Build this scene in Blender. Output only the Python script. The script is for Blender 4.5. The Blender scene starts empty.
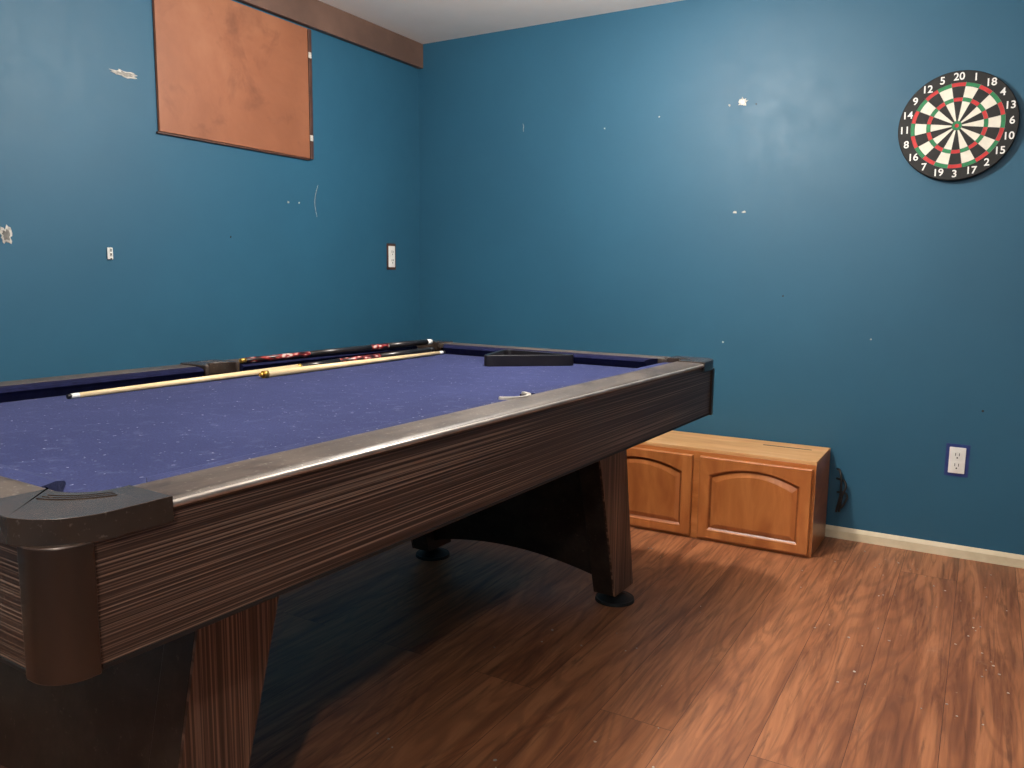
import bpy, bmesh, math, random
from mathutils import Vector, Matrix
random.seed(7)
sc=bpy.context.scene
sc.view_settings.view_transform='Standard'
sc.view_settings.look='None'
sc.view_settings.exposure=0.0
PI=math.pi
D=3.5993; W=2.713; HC=2.3188; XR=1.7; YF=-1.6

def lin(c):
    return tuple(((v/255)/12.92 if v/255<=.04045 else ((v/255+.055)/1.055)**2.4) for v in c)+(1,)
# ---------- materials ----------
def newmat(name,col=(128,128,128),rough=.5,metal=0.,spec=.5,coat=0.):
    m=bpy.data.materials.new(name); m.use_nodes=True
    b=m.node_tree.nodes['Principled BSDF']
    b.inputs['Base Color'].default_value=lin(col); b.inputs['Roughness'].default_value=rough
    b.inputs['Metallic'].default_value=metal; b.inputs['Specular IOR Level'].default_value=spec
    b.inputs['Coat Weight'].default_value=coat
    return m,m.node_tree,b
def coords(nt,scale=(1,1,1),rot=(0,0,0),kind='Object'):
    tc=nt.nodes.new('ShaderNodeTexCoord'); mp=nt.nodes.new('ShaderNodeMapping')
    mp.inputs['Scale'].default_value=scale; mp.inputs['Rotation'].default_value=rot
    nt.links.new(tc.outputs[kind],mp.inputs['Vector']); return mp.outputs[0]
def noise(nt,vec,scale=5,detail=4,rough=.5,dist=0):
    n=nt.nodes.new('ShaderNodeTexNoise'); n.inputs['Scale'].default_value=scale
    n.inputs['Detail'].default_value=detail; n.inputs['Roughness'].default_value=rough
    n.inputs['Distortion'].default_value=dist
    nt.links.new(vec,n.inputs['Vector']); return n.outputs['Fac']
def ramp(nt,fac,stops):
    r=nt.nodes.new('ShaderNodeValToRGB'); e=r.color_ramp.elements
    while len(e)<len(stops): e.new(.5)
    for i,(p,c) in enumerate(stops):
        e[i].position=p; e[i].color=lin(c) if len(c)==3 else c
    nt.links.new(fac,r.inputs[0]); return r.outputs[0]
def G(v): return (v,v,v,1)
def mix(nt,a,b,fac,mode='MIX'):
    m=nt.nodes.new('ShaderNodeMix'); m.data_type='RGBA'; m.blend_type=mode
    for s,v in ((6,a),(7,b),(0,fac)):
        if isinstance(v,(int,float)): m.inputs[s].default_value=v
        elif isinstance(v,tuple): m.inputs[s].default_value=v
        else: nt.links.new(v,m.inputs[s])
    return m.outputs[2]
def bump(nt,b,h,strength=.2,dist=.01):
    n=nt.nodes.new('ShaderNodeBump'); n.inputs['Strength'].default_value=strength; n.inputs['Distance'].default_value=dist
    nt.links.new(h,n.inputs['Height']); nt.links.new(n.outputs[0],b.inputs['Normal'])
def simple(name,c1,c2,scale=6,rough=.5,metal=0,st=(1,1,1),bs=0,coat=0,spec=.5,p=(.35,.65)):
    m,nt,b=newmat(name,c1,rough,metal,spec,coat)
    v=coords(nt,st); n=noise(nt,v,scale,5,.6)
    nt.links.new(ramp(nt,n,[(p[0],c1),(p[1],c2)]),b.inputs['Base Color'])
    if bs: bump(nt,b,n,bs)
    return m

def mat_wall():
    m,nt,b=newmat('wall_paint_blue',(36,92,122),.6,0,.42)
    v=coords(nt); n=noise(nt,v,1.3,4,.55); n2=noise(nt,v,70,3,.6); n3=noise(nt,v,14,5,.7)
    c=ramp(nt,n,[(.3,(34,82,107)),(.7,(38,89,115))])
    c=mix(nt,c,lin((54,104,128)),ramp(nt,n3,[(.66,G(0)),(.8,G(.25))]))
    nt.links.new(c,b.inputs['Base Color'])
    nt.links.new(ramp(nt,n3,[(.3,G(.50)),(.7,G(.58))]),b.inputs['Roughness'])
    bump(nt,b,n2,.06,.002); return m
def mat_floor():
    m,nt,b=newmat('laminate_floor',(160,95,60),.3)
    tc=nt.nodes.new('ShaderNodeTexCoord')
    mp=nt.nodes.new('ShaderNodeMapping'); mp.inputs['Rotation'].default_value=(0,0,PI/2)
    mp.inputs['Location'].default_value=(0.9,.015,0)
    nt.links.new(tc.outputs['Object'],mp.inputs['Vector'])
    br=nt.nodes.new('ShaderNodeTexBrick'); br.inputs['Scale'].default_value=1
    br.inputs['Brick Width'].default_value=2.4; br.inputs['Row Height'].default_value=.19
    br.inputs['Mortar Size'].default_value=.0009; br.inputs['Mortar Smooth'].default_value=.3
    br.offset=.37; br.inputs['Color1'].default_value=(0,0,0,1); br.inputs['Color2'].default_value=(1,1,1,1)
    nt.links.new(mp.outputs[0],br.inputs['Vector'])
    off=nt.nodes.new('ShaderNodeVectorMath'); off.operation='MULTIPLY_ADD'
    nt.links.new(br.outputs['Color'],off.inputs[0]); off.inputs[1].default_value=(.9,1.7,.6)
    nt.links.new(tc.outputs['Object'],off.inputs[2])
    ms=nt.nodes.new('ShaderNodeMapping'); ms.inputs['Scale'].default_value=(5.5,.75,1)
    nt.links.new(off.outputs[0],ms.inputs['Vector'])
    g1=noise(nt,ms.outputs[0],1.2,2,.45,.7)
    mu=nt.nodes.new('ShaderNodeMath'); mu.operation='MULTIPLY'; mu.inputs[1].default_value=85
    nt.links.new(g1,mu.inputs[0]); si=nt.nodes.new('ShaderNodeMath'); si.operation='SINE'
    nt.links.new(mu.outputs[0],si.inputs[0])
    mr=nt.nodes.new('ShaderNodeMapRange'); mr.inputs['From Min'].default_value=-1
    nt.links.new(si.outputs[0],mr.inputs['Value'])
    mf=nt.nodes.new('ShaderNodeMapping'); mf.inputs['Scale'].default_value=(38,2.0,1)
    nt.links.new(off.outputs[0],mf.inputs['Vector'])
    g2=noise(nt,mf.outputs[0],1.5,5,.65,.8)
    ml=nt.nodes.new('ShaderNodeMapping'); ml.inputs['Scale'].default_value=(8,.8,1)
    nt.links.new(off.outputs[0],ml.inputs['Vector'])
    g3=noise(nt,ml.outputs[0],1.5,4,.6,1.2)
    base=ramp(nt,g3,[(.30,(102,58,36)),(.44,(144,89,57)),(.58,(172,113,75)),(.76,(130,78,50))])
    base=mix(nt,base,lin((92,52,34)),ramp(nt,mr.outputs[0],[(.45,G(0)),(.95,G(.36))]))
    base=mix(nt,base,lin((72,42,28)),ramp(nt,g2,[(.50,G(0)),(.68,G(.7))]))
    base=mix(nt,base,lin((190,130,94)),ramp(nt,br.outputs['Color'],[(0,G(0)),(1,G(.12))]))
    base=mix(nt,base,lin((74,40,28)),br.outputs['Fac'])
    sv=coords(nt); s1=noise(nt,sv,6,6,.8); s2=noise(nt,sv,55,3,.6)
    base=mix(nt,base,lin((190,164,142)),ramp(nt,s1,[(.62,G(0)),(.8,G(.35))]))
    base=mix(nt,base,lin((206,190,172)),ramp(nt,s2,[(.72,G(0)),(.78,G(.5))]))
    nt.links.new(base,b.inputs['Base Color'])
    nt.links.new(ramp(nt,g2,[(.3,G(.40)),(.8,G(.54))]),b.inputs['Roughness'])
    return m
def mat_stripe(name,axis,dark=(46,32,26),mid=(72,53,44),light=(140,118,102)):
    m,nt,b=newmat(name,mid,.45)
    s={'z':(.9,.9,360),'y':(3.2,260,1.6)}[axis]
    n=noise(nt,coords(nt,s),1.0,2,.5,.06)
    s2={'z':(.6,.6,42),'y':(2,34,1.0)}[axis]
    n2=noise(nt,coords(nt,s2),1.0,3,.6,.3)
    c=ramp(nt,n,[(.40,dark),(.51,mid),(.62,light)])
    c2=mix(nt,c,lin(dark),ramp(nt,n2,[(.40,G(.35)),(.60,G(0))]))
    nt.links.new(c2,b.inputs['Base Color']); bump(nt,b,n,.15,.002); return m
def mat_felt(name='felt_blue',k=1.0):
    m,nt,b=newmat(name,(84,82,140),.95,0,.1)
    v=coords(nt); n=noise(nt,v,260,3,.7); n2=noise(nt,v,3,5,.65); n3=noise(nt,v,95,2,.5); n4=noise(nt,v,24,4,.7)
    s=lambda c: tuple(x*k for x in c)
    c=ramp(nt,n2,[(.3,s((39,46,86))),(.7,s((50,57,99)))])
    c=mix(nt,c,lin(s((22,26,58))),ramp(nt,n,[(.35,G(.55)),(.55,G(0))]))
    c=mix(nt,c,lin((96,102,132)),ramp(nt,n4,[(.56,G(0)),(.8,G(.45))]))
    c=mix(nt,c,lin((170,172,188)),ramp(nt,n3,[(.69,G(0)),(.75,G(.55))]))
    nt.links.new(c,b.inputs['Base Color']); b.inputs['Sheen Weight'].default_value=.05
    bump(nt,b,n,.3,.001); return m
def mat_rail():
    m,nt,b=newmat('rail_laminate_dusty',(96,88,84),.42)
    v=coords(nt,(60,1.5,60)); n=noise(nt,v,1.5,4,.6,.3); v2=coords(nt); n2=noise(nt,v2,9,6,.75); n3=noise(nt,v2,120,3,.6)
    c=ramp(nt,n,[(.35,(44,37,33)),(.65,(72,61,54))])
    c=mix(nt,c,lin((112,101,90)),ramp(nt,n2,[(.42,G(0)),(.72,G(.55))]))
    c=mix(nt,c,lin((156,148,138)),ramp(nt,n3,[(.60,G(0)),(.7,G(.4))]))
    nt.links.new(c,b.inputs['Base Color'])
    nt.links.new(ramp(nt,n2,[(.3,G(.36)),(.7,G(.58))]),b.inputs['Roughness']); return m
def mat_wood(name,base,dark,light,st=(2,2,14),rough=.32,coat=.15):
    m,nt,b=newmat(name,base,rough,0,.5,coat)
    n=noise(nt,coords(nt,st),1.5,5,.6,.6); n2=noise(nt,coords(nt),2.5,3,.6)
    c=ramp(nt,n,[(.3,dark),(.5,base),(.72,light)])
    c=mix(nt,c,lin(dark),ramp(nt,n2,[(.4,G(0)),(.8,G(.35))]))
    nt.links.new(c,b.inputs['Base Color']); return m

M={}
M['wall']=mat_wall(); M['floor']=mat_floor()
M['ceil']=simple('ceiling_paint',(240,233,226),(245,238,231),3,.8)
M['apron']=mat_stripe('zebra_laminate_apron','z'); M['legw']=mat_stripe('zebra_laminate_leg','y',(60,41,33),(88,62,50),(136,106,88))
M['felt']=mat_felt(); M['rail']=mat_rail()
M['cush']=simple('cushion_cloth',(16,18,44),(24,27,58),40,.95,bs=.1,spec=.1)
def mat_dustblack():
    m,nt,b=newmat('dusty_black_laminate',(24,20,19),.35)
    v=coords(nt); n=noise(nt,v,7,6,.75); n2=noise(nt,v,60,4,.7)
    c=ramp(nt,n,[(.4,(26,22,20)),(.7,(58,50,44))])
    c=mix(nt,c,lin((120,110,98)),ramp(nt,n2,[(.62,G(0)),(.76,G(.5))]))
    nt.links.new(c,b.inputs['Base Color']); return m
M['black']=mat_dustblack()
M['blackdark']=simple('black_matte',(16,14,14),(26,23,22),8,.6)
def mat_cap():
    m,nt,b=newmat('dusty_brown_plastic',(50,42,37),.25)
    v=coords(nt); n=noise(nt,v,5,4,.6); n2=noise(nt,v,150,3,.6)
    c=ramp(nt,n,[(.3,(46,37,32)),(.75,(66,55,48))])
    c=mix(nt,c,lin((130,120,110)),ramp(nt,n2,[(.62,G(0)),(.74,G(.3))]))
    nt.links.new(c,b.inputs['Base Color'])
    nt.links.new(ramp(nt,n,[(.4,G(.2)),(.75,G(.32))]),b.inputs['Roughness']); return m
M['cap']=mat_cap()
M['col']=simple('brown_metal_corner',(50,38,32),(70,54,45),5,.3,metal=.3,st=(1,1,.3))
M['trim']=simple('rail_edge_trim',(150,142,136),(184,176,168),10,.28,metal=.5)
M['top_trim']=simple('ceiling_trim_brown',(88,66,56),(106,80,68),4,.55)
def mat_board():
    m,nt,b=newmat('stained_plywood',(142,76,48),.5)
    v=coords(nt); n=noise(nt,v,2.2,5,.65,.4); n2=noise(nt,v,5,4,.7,.3)
    c=ramp(nt,n,[(.3,(128,78,52)),(.5,(142,88,60)),(.7,(152,99,70))])
    c=mix(nt,c,lin((96,56,38)),ramp(nt,n2,[(.54,G(0)),(.74,G(.6))]))
    nt.links.new(c,b.inputs['Base Color']); return m
M['board']=mat_board()
M['dark_wood']=simple('dark_wood_edge',(84,52,40),(60,36,28),10,.5)
M['cab']=mat_wood('maple_cabinet',(178,110,58),(156,90,44),(198,130,76),(3,3,10))
M['cabdoor']=mat_wood('maple_door',(174,106,56),(154,88,44),(194,126,70),(9,3,2.5))
M['cabdark']=mat_wood('maple_groove',(132,72,36),(112,60,28),(150,84,44))
M['cabtop']=mat_wood('raw_birch_top',(208,160,106),(190,140,90),(222,178,128),(2.5,14,3),.5,0)
M['cream']=simple('baseboard_cream',(206,192,160),(222,210,182),8,.5)
M['white']=simple('white_plastic',(226,226,222),(236,236,232),10,.35)
M['plaster']=simple('bare_plaster',(150,148,142),(206,202,194),60,.8,bs=.3)
M['grey']=simple('grey_metal',(84,82,80),(130,128,122),30,.35,metal=.5)
M['dboard_black']=simple('dart_black',(18,18,18),(28,28,27),40,.7)
M['dboard_white']=simple('dart_cream',(220,216,200),(230,226,212),40,.7)
M['red']=simple('dart_red',(176,32,34),(196,44,44),40,.6)
M['green']=simple('dart_green',(22,112,66),(32,128,78),40,.6)
M['maple']=simple('cue_maple',(222,196,150),(236,212,168),8,.3,st=(1,.1,1))
M['cuedark']=simple('cue_butt_dark',(22,20,22),(34,30,32),14,.3)
M['brass']=simple('brass_joint',(190,150,70),(214,174,90),30,.3,metal=.9)
def mat_cuered():
    m,nt,b=newmat('cue_butt_pattern',(150,30,30),.3)
    v=coords(nt,(60,30,60)); vo=nt.nodes.new('ShaderNodeTexVoronoi'); vo.inputs['Scale'].default_value=1.2
    nt.links.new(v,vo.inputs['Vector'])
    c=ramp(nt,vo.outputs['Distance'],[(.2,(200,190,180)),(.36,(150,36,34)),(.6,(34,18,20))])
    nt.links.new(c,b.inputs['Base Color']); return m
M['cuered']=mat_cuered()

# ---------- mesh helpers ----------
def obj(name,bm,mats,parent=None,smooth=False,loc=None):
    me=bpy.data.meshes.new(name); bm.normal_update(); bm.to_mesh(me); bm.free()
    for mm in (mats if isinstance(mats,(list,tuple)) else [mats]): me.materials.append(mm)
    if smooth:
        for p in me.polygons: p.use_smooth=True
    o=bpy.data.objects.new(name,me); sc.collection.objects.link(o)
    if parent: o.parent=parent
    if loc: o.location=loc
    return o
def bev(o,w=.003,seg=2,ang=.6):
    m=o.modifiers.new('bevel','BEVEL'); m.width=w; m.segments=seg; m.limit_method='ANGLE'; m.angle_limit=ang
    for p in o.data.polygons: p.use_smooth=True
    w2=o.modifiers.new('wn','WEIGHTED_NORMAL'); w2.keep_sharp=True
    return o
def addbox(bm,x0,x1,y0,y1,z0,z1,mi=0):
    vs=[bm.verts.new((x,y,z)) for x in (x0,x1) for y in (y0,y1) for z in (z0,z1)]
    for f in ((0,1,3,2),(4,6,7,5),(0,4,5,1),(2,3,7,6),(0,2,6,4),(1,5,7,3)):
        fc=bm.faces.new([vs[i] for i in f]); fc.material_index=mi
def box(name,x0,x1,y0,y1,z0,z1,mat,parent=None,b=0):
    bm=bmesh.new(); addbox(bm,min(x0,x1),max(x0,x1),min(y0,y1),max(y0,y1),min(z0,z1),max(z0,z1))
    bmesh.ops.recalc_face_normals(bm,faces=bm.faces)
    o=obj(name,bm,mat,parent)
    if b: bev(o,b)
    return o
def prism(bm,pts,fn,h0,h1,mi=0):
    a=[bm.verts.new(fn(p[0],p[1],h0)) for p in pts]; b=[bm.verts.new(fn(p[0],p[1],h1)) for p in pts]
    fs=[bm.faces.new(a[::-1]),bm.faces.new(b)]
    n=len(pts)
    for i in range(n): fs.append(bm.faces.new((a[i],a[(i+1)%n],b[(i+1)%n],b[i])))
    for f in fs: f.material_index=mi
    bmesh.ops.recalc_face_normals(bm,faces=fs)
    return fs
def cyl(bm,c,axis,r0,r1,h,seg=24,mi=0):
    ax=Vector(axis).normalized(); t=ax.orthogonal().normalized(); s=ax.cross(t); c=Vector(c)
    A=[bm.verts.new(c+r0*(math.cos(2*PI*i/seg)*t+math.sin(2*PI*i/seg)*s)) for i in range(seg)]
    B=[bm.verts.new(c+ax*h+r1*(math.cos(2*PI*i/seg)*t+math.sin(2*PI*i/seg)*s)) for i in range(seg)]
    fs=[bm.faces.new(A[::-1]),bm.faces.new(B)]
    for i in range(seg): fs.append(bm.faces.new((A[i],A[(i+1)%seg],B[(i+1)%seg],B[i])))
    for f in fs: f.material_index=mi
def empty(name,loc=(0,0,0),rz=0):
    e=bpy.data.objects.new(name,None); sc.collection.objects.link(e); e.location=loc; e.rotation_euler=(0,0,rz)
    e.empty_display_size=.1; return e
def arc(cx,cy,r,a0,a1,n=12):
    return [(cx+r*math.cos(math.radians(a0+(a1-a0)*i/n)),cy+r*math.sin(math.radians(a0+(a1-a0)*i/n))) for i in range(n+1)]

# ---------- room ----------
t=.1
box('floor',-W-t,XR+t,YF-t,D+t,-.1,0,M['floor'])
box('ceiling',-W-t,XR+t,YF-t,D+t,HC,HC+.1,M['ceil'])
box('wall_left',-W-t,-W,YF-t,D+t,0,HC,M['wall'])
box('wall_back',-W,XR,D,D+t,0,HC,M['wall'])
box('wall_right',XR,XR+t,YF-t,D+t,0,HC,M['wall'])
box('wall_front',-W,XR,YF-t,YF,0,HC,M['wall'])
box('trim_1',-W,-W+.03,YF,D,2.194,HC,M['top_trim'],b=.003)
def baseboard(name,pts):
    bm=bmesh.new(); (x0,y0),(x1,y1)=pts; d=Vector((x1-x0,y1-y0,0)); L=d.length; d.normalize(); n=Vector((d.y,-d.x,0))
    prof=[(0,0),(.012,0),(.012,.034),(.007,.044),(.003,.05),(0,.05)]
    prism(bm,prof,lambda a,b,h: Vector((x0,y0,0))+d*h+n*a+Vector((0,0,b)),0,L)
    return obj(name,bm,M['cream'])
baseboard('baseboard_back',((-W+.02,D),(XR-.02,D)))
baseboard('baseboard_left',((-W,YF+.02),(-W,D-.02)))
baseboard('baseboard_right',((XR,D-.02),(XR,YF+.02)))

# ---------- pool table ----------
TX,TY,TR=-.7771,2.7077,-.0318
TL,TW,TZ=2.247,1.276,.8267
tb=empty('pool_table',(TX,TY,0),TR)
BZ=TZ-.035; AZ=.649
RW=.090; NO=.138; CP=.150; PC=.137; PR=.056
corners=[('nr',lambda a,b:(a,TL-b)),('nl',lambda a,b:(TW-a,TL-b)),('fr',lambda a,b:(a,b)),('fl',lambda a,b:(TW-a,b))]
V=lambda u,w,z: Vector((-u,-w,z))
for nm,cf in corners:
    a1=math.degrees(math.asin((CP-PC)/PR))
    inner=[(CP,RW-.006)]+arc(PC,PC,PR,-math.degrees(math.acos((CP-PC)/PR))+8,-(180+a1)-8+12,18)+[(RW-.006,CP)]
    outline=[(-.007,CP),(-.007,.082)]+arc(.082-.007,.082-.007,.082,180,270,14)+[(.082,-.007),(CP,-.007)]+inner
    bm=bmesh.new()
    prism(bm,outline,lambda a,b,h:V(*cf(a,b),h),TZ-.028,TZ+.004)
    o=obj('corner_cap_'+nm,bm,M['cap'],tb); bev(o,.014,6,.7)
    bm=bmesh.new()
    for rr in (PR+.014,PR+.022,PR+.030):
        A=arc(PC,PC,rr,-105,-165,14);B=arc(PC,PC,rr+.0035,-105,-165,14)
        for i in range(14): prism(bm,[A[i],A[i+1],B[i+1],B[i]],lambda a,b,h:V(*cf(a,b),h),TZ+.002,TZ+.0052)
    obj('corner_cap_ribs_'+nm,bm,M['cap'],tb)
    outline=[(.0,.056)]+arc(.044,.044,.044,180,270,10)+[(.060,0),(.060,.02),(.03,.03),(.02,.056)]
    outline=[(p[0]-.003,p[1]-.003) for p in outline]
    bm=bmesh.new(); prism(bm,outline,lambda a,b,h:V(*cf(a,b),h),AZ-.008,TZ-.026)
    o=obj('corner_column_'+nm,bm,M['col'],tb); bev(o,.003,2,.7)
    bm=bmesh.new()
    ci=arc(PC,PC,PR+.001,0,360,32)[:-1]; co=arc(PC,PC,PR+.008,0,360,32)[:-1]
    for i in range(32):
        j=(i+1)%32
        prism(bm,[ci[i],ci[j],co[j],co[i]],lambda a,b,h:V(*cf(a,b),h),AZ+.01,BZ-.004)
    prism(bm,co,lambda a,b,h:V(*cf(a,b),h),AZ+.005,AZ+.012)
    obj('pocket_liner_'+nm,bm,M['blackdark'],tb)
SM=TL/2; SPW=.060
M['rim']=simple('pocket_rim_grey',(150,144,138),(190,184,176),30,.4)
SLW=.062
for nm,sf in (('r',lambda a,b:(a,SM+b)),('l',lambda a,b:(TW-a,SM+b))):
    pr=.048;pc=.135
    inner=arc(pc,0,pr,-95,-265,18)
    if nm=='l':
        outline=[(.012,-SLW),(NO-.006,-SLW),(NO-.006,-.051)]+inner+[(NO-.006,.051),(NO-.006,SLW),(.012,SLW)]
        bm=bmesh.new(); prism(bm,outline,lambda a,b,h:V(*sf(a,b),h),TZ-.03,TZ+.006)
        o=obj('side_cap_'+nm,bm,M['cap'],tb); bev(o,.004,3,.7)
    else:
        bm=bmesh.new()
        A=arc(pc,0,pr,-105,-255,18);B=arc(pc,0,pr+.010,-105,-255,18)
        for i in range(18): prism(bm,[A[i],A[i+1],B[i+1],B[i]],lambda a,b,h:V(*sf(a,b),h),TZ-.03,TZ+.003)
        o=obj('side_pocket_rim_'+nm,bm,M['rim'],tb)
        bm=bmesh.new()
        C=arc(pc,0,pr-.008,-110,-250,18); A=arc(pc,0,pr,-110,-250,18)
        for i in range(18): prism(bm,[C[i],C[i+1],A[i+1],A[i]],lambda a,b,h:V(*sf(a,b),h),TZ-.05,TZ-.001)
        obj('side_pocket_lining_'+nm,bm,M['cap'],tb)
    bm=bmesh.new(); prism(bm,arc(pc,0,pr+.004,0,360,28)[:-1],lambda a,b,h:V(*sf(a,b),h),AZ+.005,AZ+.012)
    obj('side_pocket_floor_'+nm,bm,M['blackdark'],tb)
def prof_rail():
    z=TZ
    return [(.002,z-.016),(-.003,z-.012),(-.004,z-.006),(.002,z-.001),(.012,z+.0005),(RW,z+.0005),(RW,z-.016)]
def prof_cush():
    z=TZ
    return [(RW,z-.0003),(NO-.02,z-.001),(NO-.004,z-.005),(NO,z-.010),(NO-.006,z-.018),(NO-.016,BZ-.001),(RW,BZ-.001)]
def sweep(name,pf,mat,fn,h0,h1,c0=0,c1=0):
    bm=bmesh.new(); P=pf()
    A=[bm.verts.new(fn(a,h0+max(0,a-RW)*c0,z)) for a,z in P]; B=[bm.verts.new(fn(a,h1-max(0,a-RW)*c1,z)) for a,z in P]
    fs=[bm.faces.new(A),bm.faces.new(B[::-1])]; n=len(P)
    for i in range(n): fs.append(bm.faces.new((A[i],B[i],B[(i+1)%n],A[(i+1)%n])))
    bmesh.ops.recalc_face_normals(bm,faces=fs)
    return obj(name,bm,mat,tb)
frs={'r':lambda a,h,z:V(a,h,z),'l':lambda a,h,z:V(TW-a,h,z),'f':lambda a,h,z:V(h,a,z),'n':lambda a,h,z:V(h,TL-a,z)}
for k in 'rlfn':
    LL=TL if k in 'rl' else TW
    if k=='l': rs=[(CP,SM-SLW),(SM+SLW,TL-CP)]
    else: rs=[(CP,LL-CP)]
    for i,(h0,h1) in enumerate(rs):
        o=sweep('rail_%s_%d'%(k,i+1),prof_rail,M['rail'],frs[k],h0-.004,h1+.004); bev(o,.002,2,.9)
    cs=[(CP+.03,SM-SLW),(SM+SLW,TL-CP-.03)] if k in 'rl' else [(CP+.03,TW-CP-.03)]
    for i,(h0,h1) in enumerate(cs):
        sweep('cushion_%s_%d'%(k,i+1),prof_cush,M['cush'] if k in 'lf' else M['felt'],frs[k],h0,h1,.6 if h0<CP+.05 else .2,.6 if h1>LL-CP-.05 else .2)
def strip(name,k,a0,a1,z0,z1,h0,h1,mat,b=.003):
    bm=bmesh.new(); f=frs[k]
    prism(bm,[(a0,z0),(a1,z0),(a1,z1),(a0,z1)],lambda a,z,h:f(a,h,z),h0,h1)
    o=obj(name,bm,mat,tb)
    if b: bev(o,b)
    return o
for k,LL in (('r',TL),('l',TL),('f',TW),('n',TW)):
    strip('apron_'+k,k,.003,.024,AZ,TZ-.014,.050,LL-.050,M['apron'],.001)
    strip('apron_lip_'+k,k,.002,.028,AZ-.006,AZ,.056,LL-.056,M['blackdark'],.001)
    strip('edge_trim_'+k,k,-.0065,.002,TZ-.012,TZ-.003,CP,LL-CP,M['trim'],.003)
bi=RW+.002
def bite(cf,rev):
    p=[(bi,PC+PR)]+arc(PC,PC,PR,90,0,14)+[(PC+PR,bi)]
    q=[cf(a,b) for a,b in p]
    return q[::-1] if rev else q
def sbite(side):
    pts=arc(.135,0,.048,-100,100,14)
    q=[(p[0],SM+p[1]) for p in [(bi,-.047)]+pts+[(bi,.047)]]
    if side=='l': q=[(TW-a,b) for a,b in q][::-1]
    return q
nr,nl,fr,fl=[c[1] for c in corners]
outl=bite(fr,True)+sbite('r')+bite(nr,False)+bite(nl,True)+sbite('l')+bite(fl,False)
bm=bmesh.new(); prism(bm,outl,lambda a,b,h:V(a,b,h),BZ-.03,BZ)
obj('bed_cloth',bm,M['felt'],tb)
bm=bmesh.new(); addbox(bm,-(TW-.02),-.02,-(TL-.02),-.02,AZ,AZ+.008); obj('underside_panel',bm,M['blackdark'],tb)
LU0,LU1=.205,.285
def leg(nm,mirw,miru):
    top=.66;bot=.045
    pts=[(.295,top),(.185,bot),(.330,bot),(.505,top)]
    if mirw: pts=[(.352,top),(.232,bot),(.360,bot),(.528,top)]
    g=(lambda w:TL-w) if mirw else (lambda w:w)
    h=(lambda u:TW-u) if miru else (lambda u:u)
    bm=bmesh.new(); prism(bm,pts,lambda w,z,u:V(h(u),g(w),z),LU0+.006,LU1)
    o=obj('leg_'+nm,bm,M['black'],tb); bev(o,.002)
    bm=bmesh.new(); prism(bm,pts,lambda w,z,u:V(h(u),g(w),z),LU0,LU0+.006)
    o=obj('leg_face_'+nm,bm,M['legw'],tb)
    bm=bmesh.new(); cw=g(.250 if not mirw else .29);cu=h(.242)
    cyl(bm,V(cu,cw,0),(0,0,1),.068,.066,.010,32); cyl(bm,V(cu,cw,.010),(0,0,1),.060,.026,.016,32); cyl(bm,V(cu,cw,.02),(0,0,1),.018,.018,.03,16)
    obj('foot_'+nm,bm,M['blackdark'],tb)
for nm,a,b in (('fr',0,0),('fl',0,1),('nr',1,0),('nl',1,1)): leg(nm,a,b)
for nm,mir in (('far',0),('near',1)):
    g=(lambda w:TL-w) if mir else (lambda w:w)
    u0,u1=LU1-.004,TW-LU1+.004
    n=20; low=[]
    for i in range(n+1):
        s=i/n; low.append((u0+(u1-u0)*s, .080+.05*math.sin(PI*s)**.8 if 0<s<1 else .080))
    pts=low+[(u1,.66),(u0,.66)]
    def fn(u,z,h):
        wc=.275+(z-.045)/.615*.14
        return V(u,g(wc+h),z)
    bm=bmesh.new(); prism(bm,pts,fn,-.010,.010); obj('leg_panel_'+nm,bm,M['black'],tb)

# ---------- things on the table ----------
mt=Matrix.Translation((TX,TY,0))@Matrix.Rotation(TR,4,'Z')
def TP(u,w,z): return mt@Vector((-u,-w,z))
def cue(name,p0,p1,segs):
    p0=Vector(p0);p1=Vector(p1);d=p1-p0;L=d.length
    bm=bmesh.new()
    mats=[M['maple'],M['cuedark'],M['brass'],M['cuered'],M['white']]
    for t0,t1,r0,r1,mi in segs: cyl(bm,p0+d*t0,d,r0,r1,L*(t1-t0),20,mi)
    o=obj(name,bm,mats,None)
    for p in o.data.polygons: p.use_smooth=len(p.vertices)==4
    return o
z0=BZ
cue('pool_cue',TP(1.085,1.625,z0+.0065),TP(1.108,.155,z0+.0145),[(0,.006,.0055,.006,1),(.006,.02,.0062,.0062,4),(.02,.51,.0063,.010,0),(.51,.52,.0105,.0105,2),(.52,.64,.0105,.0115,1),(.64,.78,.0115,.0125,3),(.78,.985,.0125,.0135,1),(.985,1,.0135,.012,1)])
cue('cue_shaft',TP(1.028,1.085,z0+.0115),TP(1.055,.145,z0+.0085),[(0,.012,.006,.006,2),(.012,.03,.0108,.0108,2),(.03,.96,.0105,.0068,0),(.96,.985,.0066,.0066,4),(.985,1,.0062,.0058,1)])
cue('cue_butt',TP(1.150,1.055,TZ+.008),TP(1.135,.13,TZ+.0105),[(0,.02,.0075,.0075,2),(.02,.30,.008,.0092,3),(.30,.62,.0092,.0105,1),(.62,.72,.0105,.0108,3),(.72,.97,.0108,.0115,1),(.97,1,.0115,.010,4)])
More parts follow.
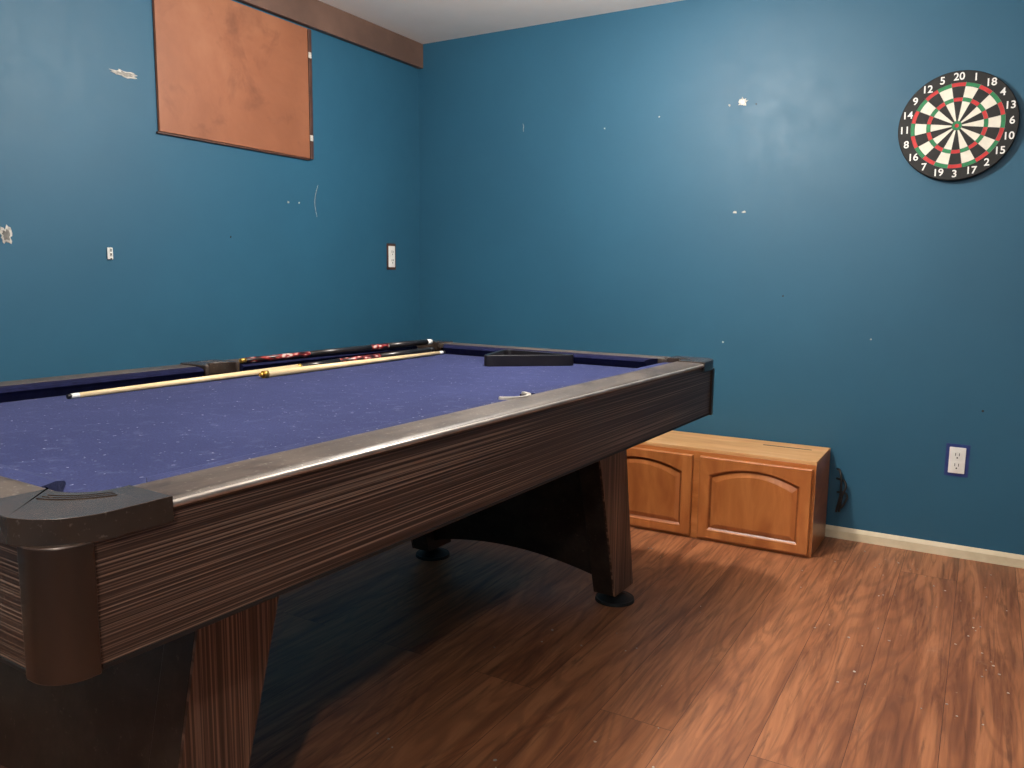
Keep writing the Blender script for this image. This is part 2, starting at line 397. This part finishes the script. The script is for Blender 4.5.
def rack(name,A,B,C,z,h=.045,rc=.025):
    P=[Vector((*A,0)),Vector((*B,0)),Vector((*C,0))]; cen=(P[0]+P[1]+P[2])/3
    def rounded(scale):
        out=[]
        Q=[cen+(p-cen)*scale for p in P]
        for i in range(3):
            p=Q[i];a=(Q[i-1]-p).normalized();b=(Q[(i+1)%3]-p).normalized()
            s=p+a*rc*1.7;e=p+b*rc*1.7
            for k in range(7):
                t=k/6; out.append((1-t)**2*s+2*t*(1-t)*p+t*t*e)
        return out
    o1=rounded(1);o2=rounded(.86);n=len(o1)
    bm=bmesh.new()
    vs=[[bm.verts.new(TP(p.x,p.y,zz)) for p in ring] for ring,zz in ((o1,z),(o1,z+h),(o2,z+h),(o2,z))]
    for k in range(4):
        a=vs[k];b=vs[(k+1)%4]
        for i in range(n): bm.faces.new((a[i],a[(i+1)%n],b[(i+1)%n],b[i]))
    bmesh.ops.recalc_face_normals(bm,faces=bm.faces)
    o=obj(name,bm,M['cuedark']); bev(o,.002,2,.8); return o
rack('triangle_rack',(.69,.42),(.435,.185),(.765,.160),BZ+.001,.038)

# ---------- cabinet ----------
cx0,cx1,cy0,cy1,ch=-1.485,-.525,3.262,3.583,.392
cab=empty('wall_cabinet',(0,0,0))
bm=bmesh.new()
addbox(bm,cx0,cx0+.014,cy0+.018,cy1,.0,ch-.014); addbox(bm,cx1-.014,cx1,cy0+.018,cy1,.0,ch-.014)
addbox(bm,cx0+.014,cx1-.014,cy1-.008,cy1,0,ch-.014); addbox(bm,cx0+.014,cx1-.014,cy0+.018,cy1-.008,.012,.026)
obj('carcass',bm,M['cab'],cab)
box('top_panel',cx0,cx1,cy0+.004,cy1,ch-.014,ch,M['cabtop'],cab,.0015)
box('top_slot',cx1-.26,cx1-.06,cy1-.100,cy1-.090,ch-.001,ch+.0008,M['blackdark'],cab)
fy0,fy1=cy0,cy0+.019
fmid=(cx0+cx1)/2
bm=bmesh.new()
for a,b_,c,d in ((cx0,cx0+.035,0,ch-.014),(cx1-.035,cx1,0,ch-.014),(fmid-.03,fmid+.03,0.034,ch-.05),(cx0+.035,cx1-.035,0,.034),(cx0+.035,cx1-.035,ch-.05,ch-.014)):
    addbox(bm,a,b_,fy0,fy1,c,d)
o=obj('face_frame',bm,M['cab'],cab); bev(o,.001)
box('frame_interior',cx0+.02,cx1-.02,fy1+.001,fy1+.004,.02,ch-.03,M['cabdark'],cab)
def door(nm,x0,x1,z0,z1):
    y=cy0-.019; yf=cy0-.0005; st=.042; rl=.036; rise=.040
    ix0,ix1,iz0,iz1=x0+st,x1-st,z0+rl,z1-.034-rise
    def inner(off,n=24):
        a,b,c,d=ix0+off,ix1-off,iz0+off,iz1-off
        pts=[(a,c),(b,c)]
        for i in range(n+1):
            s=i/n; x=b+(a-b)*s; pts.append((x,d+rise*(1-(2*s-1)**2)))
        return pts
    def outerm(pts):
        out=[]
        for i,(x,z) in enumerate(pts):
            if i==0: out.append((x0,z0))
            elif i==1: out.append((x1,z0))
            else:
                k=(i-2)/24; out.append((x1+(x0-x1)*k,z1))
        return out
    levels=[(0,y),(.004,y+.005),(.009,y+.010),(.012,y+.010),(.030,y+.003),(.032,y+.003)]
    bm=bmesh.new()
    base=inner(0); om=outerm(base)
    rings=[[bm.verts.new((x,yf,z)) for x,z in om],[bm.verts.new((x,y+.003,z)) for x,z in om],
           [bm.verts.new((x,y,z)) for x,z in [(min(max(px,x0+.003),x1-.003),min(max(pz,z0+.003),z1-.003)) for px,pz in om]]]
    for off,yy in levels: rings.append([bm.verts.new((x,yy,z)) for x,z in inner(off)])
    n=len(base)
    for k in range(len(rings)-1):
        a=rings[k];b=rings[k+1]
        for i in range(n):
            f=bm.faces.new((a[i],a[(i+1)%n],b[(i+1)%n],b[i])); f.material_index=1 if 4<=k<=5 else 0
    bm.faces.new(rings[-1]); bmesh.ops.recalc_face_normals(bm,faces=bm.faces)
    return obj(nm,bm,[M['cabdoor'],M['cabdark']],cab)
door('door_left',cx0+.012,fmid-.014,.014,ch-.030)
door('door_right',fmid+.018,cx1-.012,.014,ch-.030)

# ---------- boarded window panel ----------
py0,py1,pz0,pz1=1.990,2.785,1.6224,2.185
wp=empty('boarded_window_panel',(0,0,0))
box('plywood',-W+.001,-W+.014,py0,py1-.022,pz0,pz1,M['board'],wp,.002)
box('hinge_strip',-W+.001,-W+.016,py1-.019,py1,pz0-.002,pz1,M['dark_wood'],wp,.002)
box('lower_edge',-W+.001,-W+.011,py0-.008,py1-.02,pz0-.008,pz0-.001,M['dark_wood'],wp,.001)
for i,z in enumerate((1.70,2.06)):
    box('hinge_%d'%(i+1),-W+.0165,-W+.020,py1-.024,py1-.006,z,z+.025,M['plaster'],wp,.001)

# ---------- dartboard ----------
DX,DZ,DR=-.149,1.687,.2025
db=empty('dartboard',(DX,D-.002,DZ)); db.rotation_euler=(0,math.radians(-1.5),0)
bm=bmesh.new()
yb=-.028
def P3(r,a,y): return (r*math.sin(a),y,r*math.cos(a))
seg=80
prof=[(0,0),(DR*.97,0),(DR,-.004),(DR,yb+.004),(DR*.985,yb),(DR*.80,yb),(0,yb)]
rings=[]
for r,y in prof[1:-1]: rings.append([bm.verts.new(P3(r,2*PI*i/seg,y)) for i in range(seg)])
for k in range(len(rings)-1):
    for i in range(seg): bm.faces.new((rings[k][i],rings[k][(i+1)%seg],rings[k+1][(i+1)%seg],rings[k+1][i]))
bm.faces.new(rings[0]); bm.faces.new(rings[-1]); bmesh.ops.recalc_face_normals(bm,faces=bm.faces)
obj('board_body',bm,M['dboard_black'],db)
bm=bmesh.new(); yf=yb-.0012
radii=[(.085,.44,'s'),(.44,.51,'t'),(.51,.71,'s'),(.71,.78,'t')]
for k in range(20):
    for r0,r1,ty in radii:
        mi=(0 if k%2==0 else 1) if ty=='s' else (2 if k%2==0 else 3)
        n=4; a0=2*PI*(k-.5)/20
        for j in range(n):
            aa=a0+2*PI/20*j/n; ab=a0+2*PI/20*(j+1)/n
            vs=[bm.verts.new(P3(DR*r,a,yf)) for r,a in ((r0,aa),(r0,ab),(r1,ab),(r1,aa))]
            f=bm.faces.new(vs); f.material_index=mi
for r0,r1,mi in ((.035,.085,3),(0.0001,.035,2)):
    for j in range(32):
        aa=2*PI*j/32;ab=2*PI*(j+1)/32
        f=bm.faces.new([bm.verts.new(P3(DR*r,a,yf)) for r,a in ((r0,aa),(r0,ab),(r1,ab),(r1,aa))]); f.material_index=mi
obj('scoring_face',bm,[M['dboard_black'],M['dboard_white'],M['red'],M['green']],db)
bm=bmesh.new()
for k in range(20):
    a=2*PI*(k-.5)/20; d=Vector(P3(1,a,0)); cyl(bm,Vector((0,yf-.0006,0))+d*DR*.085,d,.0005,.0005,DR*.71,6)
for r in (.035,.085,.44,.51,.71,.78):
    for j in range(60):
        p=Vector(P3(DR*r,2*PI*j/60,yf-.0006));q=Vector(P3(DR*r,2*PI*(j+1)/60,yf-.0006)); cyl(bm,p,q-p,.0005,.0005,(q-p).length,5)
obj('wire_spider',bm,M['grey'],db)
nums=[20,1,18,4,13,6,10,15,2,17,3,19,7,16,8,11,14,9,12,5]
for k,nv in enumerate(nums):
    cu=bpy.data.curves.new('num','FONT'); cu.body=str(nv); cu.size=.038; cu.extrude=.0006; cu.offset=.0006
    cu.align_x='CENTER'; cu.align_y='CENTER'
    o=bpy.data.objects.new('tmp',cu); sc.collection.objects.link(o)
    bpy.context.view_layer.update()
    me=bpy.data.meshes.new_from_object(o.evaluated_get(bpy.context.evaluated_depsgraph_get()))
    bpy.data.objects.remove(o)
    me.materials.clear(); me.materials.append(M['white'])
    o=bpy.data.objects.new('number_%d'%nv,me); sc.collection.objects.link(o); o.parent=db
    a=2*PI*k/20; o.location=P3(DR*.885,a,yb-.001)
    o.rotation_euler=(PI/2,0,0) 

# ---------- outlets and wall marks ----------
def outlet(name,wall,c,z,w=.07,h=.115,plate=True,backing=None):
    e=empty(name,(0,0,0))
    if wall=='back': e.location=(c,D,z); e.rotation_euler=(0,0,0)
    else: e.location=(-W,c,z); e.rotation_euler=(0,0,PI/2)
    if backing: box('backing',-w*.72,w*.72,-.002,-.0002,-h*.62,h*.62,backing,e)
    if plate: box('cover_plate',-w/2,w/2,-.007,-.002,-h/2,h/2,M['white'],e,.002)
    for i,s in enumerate((1,-1)):
        bm=bmesh.new()
        ww=w*.27;hh=h*.16
        pts=[(-ww,-hh*.6),(-ww*.6,-hh),(ww*.6,-hh),(ww,-hh*.6),(ww,hh*.6),(ww*.6,hh),(-ww*.6,hh),(-ww,hh*.6)]
        prism(bm,pts,lambda a,b,y:Vector((a,y,b+s*h*.2)),-.010,-.005)
        obj('receptacle_%d'%(i+1),bm,M['white'],e)
        bm=bmesh.new()
        for sx in (-1,1): addbox(bm,sx*ww*.42-.0012,sx*ww*.42+.0012,-.0106,-.0098,s*h*.2-.002,s*h*.2+.009)
        cyl(bm,(0,-.0098,s*h*.2-.010),(0,-1,0),.003,.003,.0008,10)
        obj('slots_%d'%(i+1),bm,M['blackdark'],e)
    return e
M['bluedark']=simple('unpainted_blue_ring',(24,40,104),(40,58,120),40,.5)
outlet('electrical_outlet','back',-.053,.395,.058,.105,True,M['bluedark'])
outlet('electrical_outlet','left',3.352,1.197,.050,.11,True,M['dark_wood'])
outlet('electrical_outlet','left',1.77,1.166,.020,.042,True,None)
def patch(name,wall,c,z,rx,rz,mat=None,hole=False,seed=1):
    rd=random.Random(seed); bm=bmesh.new(); n=22
    pts=[]
    for i in range(n):
        a=2*PI*i/n; k=.55+.6*rd.random(); pts.append((rx*k*math.cos(a),rz*k*math.sin(a)))
    if wall=='back': fn=lambda a,b,h:Vector((c+a,D-h,z+b))
    else: fn=lambda a,b,h:Vector((-W+h,c+a,z+b))
    prism(bm,pts,fn,.0001,.0022)
    if hole:
        hp=[(x*.6,y*.6) for x,y in pts]; prism(bm,hp,fn,.0022,.004,1)
    return obj(name,bm,[mat or M['plaster'],M['grey']])
patch('wall_plaster_patch','left',1.868,1.802,.058,.013,hole=True,seed=3)
patch('wall_plaster_patch','left',1.420,1.212,.020,.032,hole=True,seed=5)
patch('wall_plaster_patch','back',-.973,1.858,.022,.020,hole=True,seed=8)
patch('wall_plaster_patch','back',-.985,1.392,.010,.006,seed=9)
patch('wall_plaster_patch','back',-.945,1.392,.009,.005,seed=10)
patch('wall_plaster_patch','back',-1.011,.818,.005,.005,seed=12)
patch('wall_plaster_patch','left',2.634,1.418,.006,.006,seed=13)
for i,(wl,c_,z_,r_) in enumerate((('back',-1.03,1.85,.005),('back',-.915,1.845,.004),('back',-1.62,1.80,.004),('back',-.76,1.03,.004),('back',-.40,.86,.004),('back',.02,.60,.005),('left',2.70,1.42,.004),('left',2.31,1.25,.004),('back',-1.35,1.83,.004))):
    patch('nail_hole',wl,c_,z_,r_,r_,mat=M['blackdark'] if i%2 else M['plaster'],seed=30+i)
cu=bpy.data.curves.new('wall_scratch','CURVE'); cu.dimensions='3D'; cu.bevel_depth=.0009
for P in ([(-W+.0008,2.822,1.51),(-W+.0008,2.804,1.46),(-W+.0008,2.800,1.42),(-W+.0008,2.812,1.365)],[(-2.066,D-.0008,1.858),(-2.062,D-.0008,1.845),(-2.064,D-.0008,1.83),(-2.062,D-.0008,1.82)]):
    sp=cu.splines.new('BEZIER'); sp.bezier_points.add(3)
    for b_,co in zip(sp.bezier_points,P): b_.co=co; b_.handle_left_type=b_.handle_right_type='AUTO'
o=bpy.data.objects.new('wall_scratch',cu); sc.collection.objects.link(o); cu.materials.append(M['plaster'])
cu=bpy.data.curves.new('wall_cable','CURVE'); cu.dimensions='3D'; cu.bevel_depth=.0045
for P in ([(-.495,D+.002,.30),(-.480,D-.03,.30),(-.470,D-.04,.22),(-.485,D-.03,.12)],[(-.495,D+.002,.26),(-.455,D-.03,.25),(-.465,D-.04,.19),(-.475,D-.02,.12)],[(-.490,D+.002,.20),(-.450,D-.02,.20),(-.455,D-.03,.16),(-.468,D-.03,.14)]):
    sp=cu.splines.new('BEZIER'); sp.bezier_points.add(3)
    for b_,co in zip(sp.bezier_points,P): b_.co=co; b_.handle_left_type=b_.handle_right_type='AUTO'
o=bpy.data.objects.new('wall_cable',cu); sc.collection.objects.link(o); cu.materials.append(M['blackdark'])
bm=bmesh.new(); rd=random.Random(4)
for i in range(120):
    x=rd.uniform(-1.2,.6); y=rd.uniform(.9,3.5); s=rd.uniform(.0015,.004)
    if x<-.5 and y>3.2: continue
    if i<45: x=rd.uniform(-.3,.3); y=rd.uniform(2.2,3.5)
    a=rd.uniform(0,PI); vs=[]
    for k in range(5):
        rr=s*rd.uniform(.6,1.3); vs.append((x+rr*math.cos(a+k*1.256),y+rr*math.sin(a+k*1.256)))
    prism(bm,vs,lambda p,q,h:Vector((p,q,h)),.0002,.0015)
obj('floor_debris',bm,M['plaster'])

# ---------- lights ----------
M['socket']=simple('porcelain_lampholder',(220,216,208),(232,228,220),10,.4)
def lamp(x,y,e,z=2.07,rad=.05,col=(1,.94,.86)):
    l=bpy.data.lights.new('ceiling_lamp','POINT'); l.shadow_soft_size=rad; l.energy=e; l.color=col
    o=bpy.data.objects.new('ceiling_bulb_light',l); sc.collection.objects.link(o); o.location=(x,y,z)
    bm=bmesh.new(); cyl(bm,(x,y,HC),(0,0,-1),.06,.055,.03,32); cyl(bm,(x,y,HC-.03),(0,0,-1),.028,.024,.08,24)
    obj('ceiling_lampholder',bm,M['socket'])
lamp(-1.12,2.28,102)
lamp(-1.0,.25,52)
lamp(.35,-1.0,58)
w=bpy.data.worlds.new('world'); sc.world=w; w.use_nodes=True
w.node_tree.nodes['Background'].inputs[0].default_value=(.02,.02,.022,1)

# ---------- camera ----------
f=802.26;a=.5309;p=.1330;r=.0112
F=Vector((-math.sin(a)*math.cos(p),math.cos(a)*math.cos(p),-math.sin(p)))
R=Vector((math.cos(a),math.sin(a),0)); U=R.cross(F)
R,U=R*math.cos(r)+U*math.sin(r),-R*math.sin(r)+U*math.cos(r)
cd=bpy.data.cameras.new('camera'); cam=bpy.data.objects.new('camera',cd); sc.collection.objects.link(cam)
cd.sensor_width=36; cd.lens=f/1024*36; cd.clip_start=.01
mx=Matrix((R,U,-F)).transposed().to_4x4(); mx.translation=(0,0,1.1)
cam.matrix_world=mx; sc.camera=cam
